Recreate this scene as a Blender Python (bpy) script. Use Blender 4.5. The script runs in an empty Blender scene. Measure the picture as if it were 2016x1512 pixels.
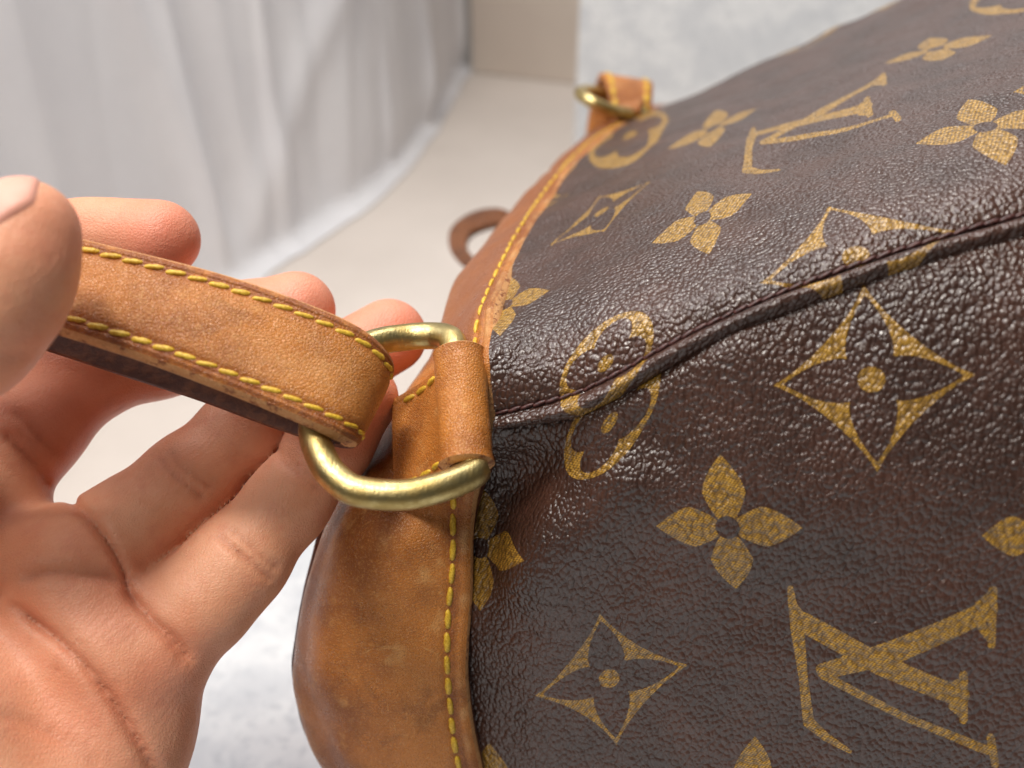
import bpy, math, random
import numpy as np
from mathutils import Matrix, Vector
random.seed(4); np.random.seed(4)
S = bpy.context.scene
COL = S.collection

# ------------------------------------------------------------------ camera
F = 1746.0                      # focal length in pixels of a 2016 px wide picture
PITCH = math.radians(35)
CAMZ = 0.26
cam_d = bpy.data.cameras.new('camera'); cam = bpy.data.objects.new('camera', cam_d); COL.objects.link(cam)
cam_d.sensor_width = 36; cam_d.lens = F/2016*36
cam_d.clip_start = 0.005; cam_d.clip_end = 50
cam.location = (0, 0, CAMZ); cam.rotation_euler = (math.pi/2-PITCH, 0, 0)
cam_d.dof.use_dof = True; cam_d.dof.focus_distance = 0.160; cam_d.dof.aperture_fstop = 11.5
S.camera = cam
# ------------------------------------------------------------------ light
w = bpy.data.worlds.new('World'); S.world = w; w.use_nodes = True
bg = w.node_tree.nodes['Background']; bg.inputs[0].default_value = (0.93, 0.96, 1.0, 1); bg.inputs[1].default_value = 0.065
def area(name, loc, target, size, power, color):
    l = bpy.data.lights.new(name, 'AREA'); l.shape = 'RECTANGLE'; l.size, l.size_y = size; l.energy = power; l.color = color
    o = bpy.data.objects.new(name, l); COL.objects.link(o); o.location = loc
    o.rotation_euler = (Vector(target)-Vector(loc)).to_track_quat('-Z', 'Y').to_euler(); return o
area('key_lamp', (-0.12, 0.10, 0.95), (0.0, 0.15, 0.16), (0.16, 0.13), 5.6, (1.0, 0.95, 0.87))
area('back_sheen_fill', (-0.05, 0.60, 0.86), (0.0, 0.20, 0.16), (0.50, 0.26), 3.0, (0.97, 0.98, 1.0))  # unseen lamp added for sheen on the bag's top, curtain and floor
area('front_fill', (-0.30, -0.45, 1.05), (0.0, 0.15, 0.12), (0.25, 0.25), 3.0, (1.0, 0.94, 0.86))  # unseen fill added overhead to brighten surfaces facing the camera
area('tent_side_fill', (-0.38, 0.22, 0.66), (0.02, 0.13, 0.17), (0.46, 0.44), 2.8, (0.97, 0.98, 1.0))  # added for side sheen, stands in for light through the tent fabric
S.view_settings.view_transform = 'Standard'; S.view_settings.look = 'None'
S.view_settings.exposure = 0.0; S.view_settings.gamma = 1; S.view_settings.use_curve_mapping = False
S.render.engine = 'CYCLES'

# ------------------------------------------------------------------ helpers
cp, sp = math.cos(PITCH), math.sin(PITCH)
R3 = np.array([[1, 0, 0], [0, sp, cp], [0, cp, -sp]])       # rows: right, up, forward in world
def c2w(c): return np.asarray(c, float) @ R3 + np.array([0, 0, CAMZ])
def w2c(p): return (np.asarray(p, float)-np.array([0, 0, CAMZ])) @ R3.T
def P(px, py, d):
    px, py, d = np.asarray(px, float), np.asarray(py, float), np.asarray(d, float)
    return c2w(np.stack([(px-1008)/F*d, (756-py)/F*d, d], -1))
def PA(rows): a = np.asarray(rows, float); return P(a[..., 0], a[..., 1], a[..., 2])
def pix(p):
    c = w2c(p); z = np.maximum(c[..., 2], 1e-4)
    return np.stack([1008+F*c[..., 0]/z, 756-F*c[..., 1]/z], -1)
def onfloor(px, py):
    c = np.array([(px-1008)/F, (756-py)/F, 1.0]); v = c @ R3
    return np.array([0, 0, CAMZ])+v*(-CAMZ/v[2])
def cr(ctrl, n, axis=0):
    """Catmull-Rom resampling of control values along one axis."""
    a = np.moveaxis(np.asarray(ctrl, float), axis, 0); m = len(a)
    e = np.concatenate([[2*a[0]-a[1]], a, [2*a[-1]-a[-2]]])
    t = np.linspace(0, m-1, n); i = np.minimum(t.astype(int), m-2); f = (t-i).reshape((-1,)+(1,)*(a.ndim-1))
    p0, p1, p2, p3 = e[i], e[i+1], e[i+2], e[i+3]
    r = .5*((2*p1)+(-p0+p2)*f+(2*p0-5*p1+4*p2-p3)*f**2+(-p0+3*p1-3*p2+p3)*f**3)
    return np.moveaxis(r, 0, axis)
def smooth_path(pts, n, closed=False):
    p = np.asarray(pts, float)
    if closed: p = np.concatenate([p[-3:], p, p[:4]])
    q = cr(p, 60*len(p))
    d = np.concatenate([[0], np.cumsum(np.linalg.norm(np.diff(q, axis=0), axis=1))])
    if closed:
        a, b = d[60*len(p)*3//(len(p)-1)] if False else None, None
    s = np.linspace(0, d[-1], n)
    return np.stack([np.interp(s, d, q[:, k]) for k in range(q.shape[1])], -1)
def unit(v): return v/np.maximum(np.linalg.norm(v, axis=-1, keepdims=True), 1e-12)
def gnormal(G):
    return unit(np.cross(np.gradient(G, axis=0), np.gradient(G, axis=1)))
ORI = {}
def mesh_obj(name, V, Fc, mat, parent=None, smooth=True, attrs=None):
    V = np.asarray(V, float).reshape(-1, 3)
    if parent is not None: V = V-ORI[parent.name]
    me = bpy.data.meshes.new(name); me.from_pydata(V.tolist(), [], [list(map(int, f)) for f in Fc]); me.update()
    if smooth: me.polygons.foreach_set('use_smooth', [True]*len(me.polygons))
    for k, a in (attrs or {}).items():
        at = me.attributes.new(k, 'FLOAT', 'POINT'); at.data.foreach_set('value', np.asarray(a, np.float32).ravel())
    if mat: me.materials.append(mat)
    o = bpy.data.objects.new(name, me); COL.objects.link(o)
    if parent is not None: o.parent = parent; ORI[o.name] = ORI[parent.name]
    else: ORI[o.name] = np.zeros(3)
    return o
def gfaces(n, m, cn=False, cm=False, flip=False):
    a = np.arange(n*m).reshape(n, m)
    if cn: a = np.concatenate([a, a[:1]], 0)
    if cm: a = np.concatenate([a, a[:, :1]], 1)
    q = np.stack([a[:-1, :-1], a[1:, :-1], a[1:, 1:], a[:-1, 1:]], -1).reshape(-1, 4)
    return q[:, ::-1] if flip else q
def grid_obj(name, G, mat, parent=None, cn=False, cm=False, attrs=None, flip=False):
    n, m = G.shape[:2]
    return mesh_obj(name, G.reshape(-1, 3), gfaces(n, m, cn, cm, flip), mat, parent, True, attrs)
def empty(name, loc):
    o = bpy.data.objects.new(name, None); COL.objects.link(o); o.location = loc; ORI[o.name] = np.asarray(loc, float)
    o.empty_display_size = .02; return o
def tag(o, label=None, cat=None, group=None, kind=None):
    if label: o['label'] = label
    if cat: o['category'] = cat
    if group: o['group'] = group
    if kind: o['kind'] = kind
    return o
def sstep(a, b, x):
    t = np.clip((x-a)/(b-a), 0, 1); return t*t*(3-2*t)
def vnoise(p, scale, seed=0):
    """cheap smooth value noise on 3-D points"""
    q = np.asarray(p)*scale+seed*17.31; i = np.floor(q).astype(int); f = q-i; f = f*f*(3-2*f); r = 0
    def h(a): 
        n = a[..., 0]*374761393+a[..., 1]*668265263+a[..., 2]*2147483647+seed*974634
        n = (n ^ (n >> 13))*1274126177; n = n ^ (n >> 16); return (n & 65535)/65535.
    for dx in (0, 1):
        for dy in (0, 1):
            for dz in (0, 1):
                wgt = (f[..., 0] if dx else 1-f[..., 0])*(f[..., 1] if dy else 1-f[..., 1])*(f[..., 2] if dz else 1-f[..., 2])
                r = r+wgt*h(i+np.array([dx, dy, dz]))
    return r*2-1

# ------------------------------------------------------------------ materials
class NT:
    def __init__(s, name):
        s.m = bpy.data.materials.new(name); s.m.use_nodes = True; s.t = s.m.node_tree
        s.b = s.t.nodes['Principled BSDF']
        s.co = s.n('ShaderNodeNewGeometry').outputs['Position']
    def n(s, ty, ins=None, **kw):
        d = s.t.nodes.new(ty)
        for k, v in kw.items(): setattr(d, k, v)
        for k, v in (ins or {}).items(): s.set(d.inputs[k], v)
        return d
    def set(s, sock, v):
        if hasattr(v, 'is_output'): s.t.links.new(v, sock)
        else: sock.default_value = v
    def math(s, op, a, b=0.0, clamp=False):
        d = s.n('ShaderNodeMath', {0: a, 1: b}, operation=op); d.use_clamp = clamp; return d.outputs[0]
    def ramp(s, fac, a, b, lo=0.0, hi=1.0):
        return s.n('ShaderNodeMapRange', {0: fac, 1: a, 2: b, 3: lo, 4: hi}, interpolation_type='SMOOTHSTEP').outputs[0]
    def mix(s, fac, a, b):
        d = s.n('ShaderNodeMix', None, data_type='RGBA'); s.set(d.inputs[0], fac); s.set(d.inputs[6], a); s.set(d.inputs[7], b); return d.outputs[2]
    def noise(s, scale, detail=3.0, rough=.55, co=None, dist=0.0):
        return s.n('ShaderNodeTexNoise', {'Vector': co or s.co, 'Scale': scale, 'Detail': detail, 'Roughness': rough, 'Distortion': dist}).outputs[0]
    def vor(s, scale, co=None, feature='DISTANCE_TO_EDGE', rnd=1.0):
        return s.n('ShaderNodeTexVoronoi', {'Vector': co or s.co, 'Scale': scale, 'Randomness': rnd}, feature=feature).outputs['Distance']
    def attr(s, name): return s.n('ShaderNodeAttribute', None, attribute_name=name).outputs['Fac']
    def bump(s, h, dist, strength=1.0, nrm=None):
        i = {'Height': h, 'Distance': dist, 'Strength': strength}
        if nrm is not None: i['Normal'] = nrm
        return s.n('ShaderNodeBump', i).outputs[0]
    def scaled(s, v, rot=(0, 0, 0)): return s.n('ShaderNodeMapping', {'Vector': s.co, 'Scale': v, 'Rotation': rot}).outputs[0]
    def out(s, **kw):
        for k, v in kw.items(): s.set(s.b.inputs[k.replace('_', ' ')], v)
        return s.m
def rgb(r, g, b):
    f = lambda c: ((c/255+.055)/1.055)**2.4 if c > 10 else c/255/12.92
    return (f(r), f(g), f(b), 1)

def leather(name, c_lo, c_mid, c_hi, grain=1.0, rough=.32, speck=0.34):
    t = NT(name)
    a = t.noise(38, 4, .6); b = t.noise(2300, 3, .65); c = t.noise(160, 5, .65)
    col = t.mix(t.ramp(a, .36, .62), c_lo, c_mid)
    col = t.mix(t.math('MULTIPLY', t.ramp(t.noise(70, 5, .7, dist=.6), .54, .70), .42), col, tuple(.55*x for x in c_lo[:3])+(1,))
    col = t.mix(t.math('MULTIPLY', t.ramp(b, .50, .66), speck), col, c_hi)
    col = t.mix(t.math('MULTIPLY', t.ramp(c, .56, .72), .45), col, c_hi)
    col = t.mix(t.math('MULTIPLY', t.ramp(t.noise(90, 4, .7), .60, .74), .5), col, c_lo)
    # scratches
    sc = t.noise(1.0, 3, .6, t.scaled((1900, 110, 160), (.5, .3, .9)))
    sc2 = t.noise(1.0, 3, .6, t.scaled((130, 1700, 210), (.2, .7, .3)))
    col = t.mix(t.math('MULTIPLY', t.ramp(t.math('MAXIMUM', sc, sc2), .66, .74), .40), col, c_hi)
    wear = t.math('MULTIPLY', t.attr('wear'), t.ramp(t.noise(260, 5, .75), .30, .62))
    col = t.mix(t.math('MULTIPLY', wear, .8), col, rgb(218, 170, 114))
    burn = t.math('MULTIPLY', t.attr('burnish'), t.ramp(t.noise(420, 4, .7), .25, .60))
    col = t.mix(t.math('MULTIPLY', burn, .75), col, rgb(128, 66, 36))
    col = t.mix(t.math('MULTIPLY', t.attr('far_shade'), .8), col, rgb(142, 82, 46))  # painted shade, same leather underneath
    pore = t.ramp(t.vor(2700, None, 'F1'), .10, .34)
    col = t.mix(t.math('MULTIPLY', t.math('SUBTRACT', 1.0, pore), .38), col, tuple(.5*x for x in c_lo[:3])+(1,))
    v = t.math('ADD', t.ramp(t.vor(1900), 0, .22), t.math('MULTIPLY', pore, .8))
    h = t.math('ADD', t.math('MULTIPLY', v, .5), t.math('ADD', t.math('MULTIPLY', b, .7), t.math('MULTIPLY', c, 1.4)))
    n = t.bump(h, .00016*grain, .9)
    ro = t.ramp(c, .3, .7, rough-.07, rough+.12)
    return t.out(Base_Color=col, Roughness=ro, Normal=n, Specular_IOR_Level=.42)
M = {}
M['leather'] = leather('tan_leather', rgb(146, 82, 32), rgb(192, 119, 50), rgb(222, 168, 104))
M['leather_dark'] = leather('burnished_leather', rgb(92, 50, 22), rgb(122, 70, 32), rgb(146, 94, 50))
t = NT('raw_leather_edge')
e1 = t.noise(420, 4, .7); e2 = t.noise(2200, 2, .6)
col = t.mix(t.ramp(e1, .52, .62), rgb(196, 142, 90), rgb(134, 76, 42))
col = t.mix(t.math('MULTIPLY', t.ramp(e2, .5, .7), .4), col, rgb(226, 186, 138))
M['edge'] = t.out(Base_Color=col, Roughness=.68, Normal=t.bump(t.math('ADD', e1, e2), .00022, .9))
t = NT('dark_leather_edge')
e1 = t.noise(420, 4, .7)
col = t.mix(t.ramp(e1, .4, .7), rgb(84, 42, 26), rgb(118, 66, 38))
M['edge_dark'] = t.out(Base_Color=col, Roughness=.6, Normal=t.bump(e1, .0002, .8))
def thread(name, a, b, rough=.5):
    t = NT(name); x = t.noise(2600, 2, .5)
    return t.out(Base_Color=t.mix(t.ramp(x, .35, .65), a, b), Roughness=rough, Normal=t.bump(x, .0001, .6))
M['thread'] = thread('yellow_thread', rgb(192, 148, 30), rgb(224, 186, 62))
M['thread_dark'] = thread('maroon_thread', rgb(48, 24, 22), rgb(84, 46, 42), .45)
t = NT('aged_brass')
b1 = t.noise(260, 4, .6); b2 = t.noise(2400, 3, .6)
col = t.mix(t.ramp(b1, .35, .68), rgb(208, 188, 132), rgb(172, 148, 92))
M['brass'] = t.out(Base_Color=col, Metallic=1.0, Roughness=t.ramp(b1, .3, .7, .30, .46), Normal=t.bump(t.math('ADD', t.math('ADD', b2, b1), t.noise(1.0, 3, .6, t.scaled((2600, 300, 400), (.3, .9, .2)))), .00008, .7))
# coated canvas
t = NT('coated_canvas')
warp = t.n('ShaderNodeMix', None, data_type='VECTOR')
nz = t.n('ShaderNodeTexNoise', {'Vector': t.co, 'Scale': 420.0, 'Detail': 2.0}).outputs['Color']
sc = t.scaled((1.0, 1.0, .62), (0, .12, 0))
wv = t.n('ShaderNodeVectorMath', {0: nz, 1: (.5, .5, .5)}, operation='SUBTRACT').outputs[0]
wv = t.n('ShaderNodeVectorMath', {0: wv, 3: .0011}, operation='SCALE').outputs[0]
cc = t.n('ShaderNodeVectorMath', {0: sc, 1: wv}, operation='ADD').outputs[0]
ve = t.n('ShaderNodeTexVoronoi', {'Vector': cc, 'Scale': 1300.0, 'Smoothness': .15}, feature='SMOOTH_F1').outputs['Distance']; peb = t.math('SUBTRACT', 1.0, t.math('MULTIPLY', t.math('POWER', ve, 1.7), 1.25), True)
v2 = t.vor(2300, cc)
fine = t.noise(2600, 2, .5)
h = t.math('ADD', t.math('MULTIPLY', peb, 1.0), t.math('ADD', t.math('MULTIPLY', t.ramp(v2, 0, .3), .05), t.math('MULTIPLY', t.noise(420, 2, .5), .25)))
nrm = t.bump(h, .00031, 1.0)
inside = t.ramp(t.attr('motif'), -.00006, .00006, 1.0, 0.0)
sx = t.n('ShaderNodeSeparateXYZ', {0: t.co}).outputs; wj = t.math('MULTIPLY', t.noise(260, 2, .5), .0012)
wu = t.math('ADD', sx[0], t.math('ADD', t.math('MULTIPLY', t.math('ADD', sx[1], sx[2]), .35), wj)); wvv = t.math('SUBTRACT', t.math('ADD', t.math('ADD', sx[1], sx[2]), wj), t.math('MULTIPLY', sx[0], .35))
w1 = t.math('SINE', t.math('MULTIPLY', wu, 8600.0)); w2 = t.math('SINE', t.math('MULTIPLY', wvv, 8600.0))
weave = t.math('MULTIPLY', w1, w2)
gold = t.mix(t.ramp(t.math('ADD', weave, t.math('MULTIPLY', t.noise(1100, 3, .7), 2.6)), .5, 2.1), rgb(112, 80, 28), rgb(186, 142, 56))
gold = t.mix(t.math('MULTIPLY', t.ramp(t.noise(330, 4, .7), .54, .72), .32), gold, rgb(92, 66, 30))
gold = t.mix(t.math('MULTIPLY', t.ramp(peb, .75, .25), .55), gold, rgb(84, 58, 30))
br = t.mix(t.ramp(t.noise(60, 3, .6), .3, .7), rgb(57, 36, 28), rgb(74, 47, 37))
M['canvas'] = t.out(Base_Color=t.mix(inside, br, gold), Roughness=t.ramp(fine, .3, .7, .28, .38), Normal=nrm, Specular_IOR_Level=.8)
# skin
t = NT('skin')
n1 = t.noise(70, 4, .6); n2 = t.noise(420, 4, .65); cr_a = t.attr('crease'); red = t.attr('red')
col = t.mix(t.ramp(n1, .3, .7), rgb(222, 152, 116), rgb(231, 170, 136))
col = t.mix(t.math('MULTIPLY', red, .9), col, rgb(220, 128, 106))
col = t.mix(t.math('MULTIPLY', t.ramp(t.noise(170, 5, .7), .48, .70), .38), col, rgb(210, 132, 106))
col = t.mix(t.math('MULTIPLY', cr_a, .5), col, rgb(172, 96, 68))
ridg = t.n('ShaderNodeTexWave', {'Vector': t.scaled((1, 1, 1), (.3, .5, .8)), 'Scale': 560.0, 'Distortion': 12.0, 'Detail': 2.0, 'Detail Scale': .25, 'Detail Roughness': .5}).outputs['Fac']
lines_ = t.noise(1.0, 3, .6, t.scaled((2600, 700, 900), (.4, .2, .7)))
hh = t.math('ADD', t.math('MULTIPLY', t.math('ADD', ridg, t.math('MULTIPLY', lines_, 2.2)), .17), t.math('ADD', t.math('MULTIPLY', t.ramp(t.vor(1700), 0, .25), .3), t.math('MULTIPLY', n2, 1.2)))
M['skin'] = t.out(Base_Color=col, Roughness=.46, Normal=t.bump(hh, .00014, .85), Subsurface_Weight=.22, Subsurface_Radius=(.0035, .0014, .0008), Subsurface_Scale=1.0, Specular_IOR_Level=.4)
t = NT('nail')
M['nail'] = t.out(Base_Color=t.mix(t.ramp(t.noise(120), .3, .7), rgb(216, 146, 126), rgb(224, 162, 142)), Roughness=.5, Subsurface_Weight=.2, Subsurface_Radius=(.002, .001, .0008))
# background
t = NT('cream_board'); a = t.noise(9, 4, .6)
M['cream'] = t.out(Base_Color=t.mix(t.ramp(a, .3, .7), rgb(206, 196, 188), rgb(214, 204, 196)), Roughness=.6, Normal=t.bump(t.noise(300, 3), .0003, .3))
t = NT('white_satin'); a = t.noise(14, 4, .6)
M['satin'] = t.out(Base_Color=t.mix(t.ramp(a, .3, .7), rgb(226, 226, 231), rgb(234, 234, 238)), Roughness=.42, Sheen_Weight=.2)
t = NT('marbled_paper'); a = t.noise(36, 5, .6, dist=.4); b = t.noise(240, 4, .7)
col = t.mix(t.ramp(a, .42, .60), rgb(206, 209, 213), rgb(222, 224, 226))
col = t.mix(t.math('MULTIPLY', t.ramp(b, .50, .66), .75), col, rgb(190, 194, 199))
M['marble'] = t.out(Base_Color=col, Roughness=.5)

# ------------------------------------------------------------------ the setting
def box_sheet(name, quad, thick, mat, seg=2):
    q = np.asarray(quad, float); nn = unit(np.cross(q[1]-q[0], q[3]-q[0]))*thick
    V = np.concatenate([q, q-nn]); Fc = [(0, 1, 2, 3), (7, 6, 5, 4), (0, 4, 5, 1), (1, 5, 6, 2), (2, 6, 7, 3), (3, 7, 4, 0)]
    return mesh_obj(name, V, Fc, mat, None, False)
fl = box_sheet('floor', [(-1.2, -.8, 0), (1.6, -.8, 0), (1.6, 2.2, 0), (-1.2, 2.2, 0)], .02, M['cream']); tag(fl, kind='structure')
# curtain along the curved left side of the light tent
base_px = [(-500, 1300), (-150, 1010), (100, 840), (300, 700), (440, 600), (545, 530), (650, 465), (745, 395), (830, 300), (890, 205), (926, 140)]
basew = np.array([onfloor(*b) for b in base_px]); basew[:, 2] = 0
cpath = smooth_path(basew, 520)
nrmc = unit(np.cross(np.gradient(cpath, axis=0), np.array([0, 0, 1.])))     # faces the camera side
s = np.concatenate([[0], np.cumsum(np.linalg.norm(np.diff(cpath, axis=0), axis=1))])
hz = np.linspace(0, .40, 90)
G = np.zeros((len(hz), len(cpath), 3))
fr = random.Random(11)
FOLDS = [(fr.uniform(0, 1)*s[-1], fr.uniform(.004, .016), fr.uniform(-.5, 1)*.0085, fr.uniform(-.22, .22)) for _ in range(46)]
for i, z in enumerate(hz):
    sk = s+.10*z*np.sin(s*3)+.05*z
    fold = .006*np.sin(sk*11+1.3+1.5*z)+.0025*np.sin(sk*27+2*np.sin(sk*5)+z*3)
    for fs, fw, fa, fsl in FOLDS: fold = fold+fa*np.exp(-np.abs((s-fs+fsl*(z-.15))/fw)**1.5)
    fold = fold*sstep(0, .06, np.full_like(s, z)+.02)
    diag = .006*np.exp(-(((s-.42)+(z-.22)*.55)/.012)**2)*sstep(.05, .2, z)+.004*np.exp(-(((s-.52)-(z-.25)*.9)/.02)**2)
    G[i] = cpath+nrmc*((fold+diag)[:, None]-.012+.012*max(0, 1-z/.012)**2)+np.array([0, 0, z+.001])
cu = grid_obj('curtain', G, M['satin'])
tag(cu, 'grey-white satin curtain hanging in soft folds behind the hand', 'curtain')
# rounded hem rail where curtain meets floor and back wall
def tube(name, path, rad, mat, parent=None, closed=False, nseg=14, attrs=None):
    p = np.asarray(path, float); n = len(p)
    T = unit(np.roll(p, -1, 0)-np.roll(p, 1, 0) if closed else np.gradient(p, axis=0))
    u = np.zeros_like(p); r = np.cross(T[0], [0, 0, 1.]); r = r if np.linalg.norm(r) > .1 else np.cross(T[0], [1., 0, 0])
    u[0] = unit(r)
    for i in range(1, n): v = u[i-1]-T[i]*np.dot(u[i-1], T[i]); u[i] = unit(v)
    v = np.cross(T, u); rr = np.broadcast_to(np.asarray(rad, float), (n,))
    th = np.linspace(0, 2*math.pi, nseg, endpoint=False)
    G = p[:, None]+rr[:, None, None]*(np.cos(th)[None, :, None]*u[:, None]+np.sin(th)[None, :, None]*v[:, None])
    Fc = [tuple(f) for f in gfaces(n, nseg, closed, True)]
    if not closed: Fc += [tuple(range(nseg))[::1], tuple(range((n-1)*nseg, n*nseg))[::-1]]
    return mesh_obj(name, G.reshape(-1, 3), Fc, mat, parent)
corner = onfloor(930, 143)
hem = np.array([corner+np.array([.006, .004, .001]), corner+np.array([.006, .005, .15]), corner+np.array([.006, .006, .40])])
hem = smooth_path(hem, 30)
tube('hem', hem, .0045, M['cream'], cu)
cr2 = onfloor(1175, 172)
d = unit(cr2-corner)
bw0 = corner+d*.0; bw1 = corner+d*1.6
t = NT('shaded_cream_board'); M['cream_shaded'] = t.out(Base_Color=t.mix(t.ramp(t.noise(8, 3), .3, .7), rgb(196, 183, 172), rgb(204, 192, 180)), Roughness=.7)  # cream wall standing in shade; the darkening is in its base colour
bwall = box_sheet('wall_back', [bw0+(0, 0, .001), bw1+(0, 0, .001), bw1+(0, 0, .62), bw0+(0, 0, .62)], .01, M['cream_shaded']); tag(bwall, kind='structure')
b0 = onfloor(1128, 330); b1 = b0+d*.9
bd = box_sheet('backdrop_board', [b0+(0, 0, .0015), b1+(0, 0, .0015), b1+(0, 0, .6), b0+(0, 0, .6)], .004, M['marble'])
tag(bd, 'bright white marbled board standing upright behind the bag', 'board')
# sheet of marbled paper on the floor under the bag, slightly curled corner
q0, q1 = onfloor(-60, 1240), onfloor(720, 1000); dx = unit(q1-q0); dy = np.array([dx[1], -dx[0], 0])
u_, v_ = np.meshgrid(np.linspace(-.25, .75, 40), np.linspace(0, .55, 24), indexing='ij')
G = q0+dx*u_[..., None]+dy*v_[..., None]; G[..., 2] = .0012+.0006*vnoise(G, 18, 3)
G2 = G.copy(); G2[..., 2] -= .0006
ps = grid_obj('marbled_sheet', G, M['marble'], flip=True)
if ps.data.polygons[0].normal.z < 0: ps.data.flip_normals()
tag(ps, 'pale grey marbled paper sheet lying on the floor under the bag', 'paper sheet')

# ------------------------------------------------------------------ the backpack
BAG = empty('backpack', (.16, .26, 0))
tag(BAG, 'dark brown monogram canvas backpack with tan leather base lying on the marbled sheet', 'backpack')

# -- front panel (facing up) : columns follow the bag's width away from the camera
cols = [
 [(974, 815, .1535), (966, 735, .1525), (964, 675, .1545), (985, 590, .169), (1035, 475, .198), (1100, 370, .238), (1170, 290, .283), (1245, 238, .330)],
 [(1085, 788, .1505), (1082, 700, .1510), (1092, 600, .158), (1120, 500, .177), (1170, 400, .206), (1230, 310, .243), (1290, 245, .285), (1345, 196, .330)],
 [(1180, 752, .1475), (1185, 660, .1485), (1200, 565, .155), (1235, 462, .171), (1290, 360, .198), (1350, 275, .232), (1410, 205, .272), (1455, 145, .318)],
 [(1400, 633, .1425), (1415, 560, .1445), (1435, 480, .152), (1470, 385, .167), (1520, 290, .190), (1570, 205, .221), (1620, 128, .258), (1665, 45, .305)],
 [(1700, 515, .1380), (1715, 450, .1400), (1735, 380, .146), (1762, 298, .157), (1795, 212, .176), (1830, 125, .202), (1865, 40, .235), (1890, -58, .280)],
 [(2016, 420, .1340), (2032, 360, .1355), (2052, 290, .140), (2078, 210, .149), (2105, 122, .164), (2132, 30, .187), (2158, -68, .218), (2180, -190, .262)],
 [(2400, 318, .1310), (2416, 255, .1320), (2436, 180, .136), (2460, 90, .144), (2486, -10, .157), (2512, -110, .179), (2536, -220, .208), (2556, -360, .250)],
 [(2800, 215, .1300), (2816, 150, .1310), (2836, 70, .134), (2860, -20, .141), (2886, -130, .154), (2912, -230, .175), (2936, -350, .204), (2956, -500, .245)],
]
C = PA(cols)                                     # (cols, rows, 3)
tail = [C[:, -1]+np.array(o) for o in [(.004, .035, -.022), (.006, .06, -.06), (.006, .07, -.12), (.004, .06, -.19)]]
C = np.concatenate([C]+[x[:, None] for x in tail], 1)
for x in (-1,): C[:, x, 2] = np.maximum(C[:, x, 2], .001)
NS, NTT = 520, 420
FP = cr(cr(C, NS, 0), NTT, 1)                     # (NS, NT, 3)
FN = gnormal(FP); FN *= np.sign(np.sum(FN*(np.array([0, .1, .6])-FP), -1, keepdims=True))
FP = FP+FN*(.0009*vnoise(FP, 45, 1)+.0004*vnoise(FP, 130, 2))[..., None]
# stitch groove and welt below the first row
D = unit(FP[:, 0]-FP[:, 4]); N0 = FN[:, 2]
N0 = unit(N0-D*np.sum(N0*D, -1, keepdims=True))
dist = np.concatenate([np.zeros((NS, 1)), np.cumsum(np.linalg.norm(np.diff(FP, axis=1), axis=2), 1)], 1)
FP = FP-FN*(.0004*np.exp(-(dist/.0006)**2))[..., None]
prof = [(.0003, -.0004), (.0007, .0001), (.0011, .0006), (.0016, .00095), (.0021, .0011), (.0026, .0010), (.0030, .0006), (.0033, .0000), (.0034, -.0008), (.0032, -.0018), (.0027, -.003), (.0020, -.0045)]
pr = cr(np.array(prof), 34)
sgrow = 1.22*(.72+.28*sstep(0, .25, np.linspace(0, 1, NS)))[:, None]
base0 = cr(cr(C, NS, 0), NTT, 1)[:, 0]
W = [base0+D*(a*sgrow)+N0*((b*1.35 if b > 0 else b)*sgrow) for a, b in pr]
W = np.stack(W[::-1], 1)
W = W+N0[:, None]*(.00012*vnoise(W, 500, 5))[..., None]
FPW = np.concatenate([W, FP], 1)

# -- side panel (facing the camera)
gcols = [
 [(972, 828, 0.1559), (966, 872, 0.1584), (946, 935, 0.1675), (922, 1060, 0.1705), (918, 1200, 0.173), (912, 1330, 0.178), (936, 1500, 0.186), (981, 1700, 0.197)],
 [(1030, 820, 0.1547), (1022, 865, 0.1566), (1010, 935, 0.1643), (995, 1060, 0.1673), (992, 1200, 0.1683), (990, 1330, 0.1738), (1008, 1500, 0.1818), (1045, 1700, 0.1928)],
 [(1095, 803, 0.1524), (1095, 848, 0.1529), (1095, 935, 0.158), (1085, 1060, 0.159), (1080, 1200, 0.163), (1080, 1330, 0.1695), (1090, 1500, 0.177), (1120, 1700, 0.188)],
 [(1200, 768, 0.1482), (1203, 818, 0.1472), (1215, 900, 0.1505), (1225, 1040, 0.1535), (1230, 1190, 0.158), (1235, 1330, 0.1645), (1240, 1500, 0.172), (1250, 1700, 0.1825)],
 [(1450, 632, 0.1427), (1447, 688, 0.141), (1440, 830, 0.1435), (1440, 1030, 0.146), (1445, 1180, 0.151), (1450, 1330, 0.156), (1455, 1500, 0.163), (1460, 1700, 0.173)],
 [(1750, 520, 0.1385), (1749, 578, 0.1368), (1745, 740, 0.1362), (1745, 960, 0.138), (1745, 1150, 0.143), (1745, 1330, 0.148), (1745, 1500, 0.154), (1745, 1700, 0.163)],
 [(2050, 432, 0.1345), (2050, 490, 0.1326), (2050, 650, 0.1312), (2050, 900, 0.132), (2050, 1120, 0.136), (2050, 1330, 0.141), (2050, 1500, 0.146), (2050, 1700, 0.154)],
 [(2420, 335, 0.1312), (2420, 395, 0.129), (2420, 550, 0.1275), (2400, 850, 0.1265), (2380, 1100, 0.129), (2350, 1330, 0.134), (2330, 1500, 0.139), (2310, 1700, 0.147)],
 [(2850, 225, 0.129), (2850, 285, 0.128), (2850, 450, 0.1262), (2800, 800, 0.1245), (2760, 1080, 0.1265), (2720, 1330, 0.131), (2690, 1500, 0.136), (2660, 1700, 0.144)],
]
C2 = PA(gcols)
for k, (yy, fz) in enumerate([(.004, .62), (.012, .30), (.03, .02)]):
    x = C2[:, 7].copy(); x[:, 1] += yy; x[:, 2] = np.maximum(x[:, 2]*fz, .002); C2 = np.concatenate([C2, x[:, None]], 1)
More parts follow.
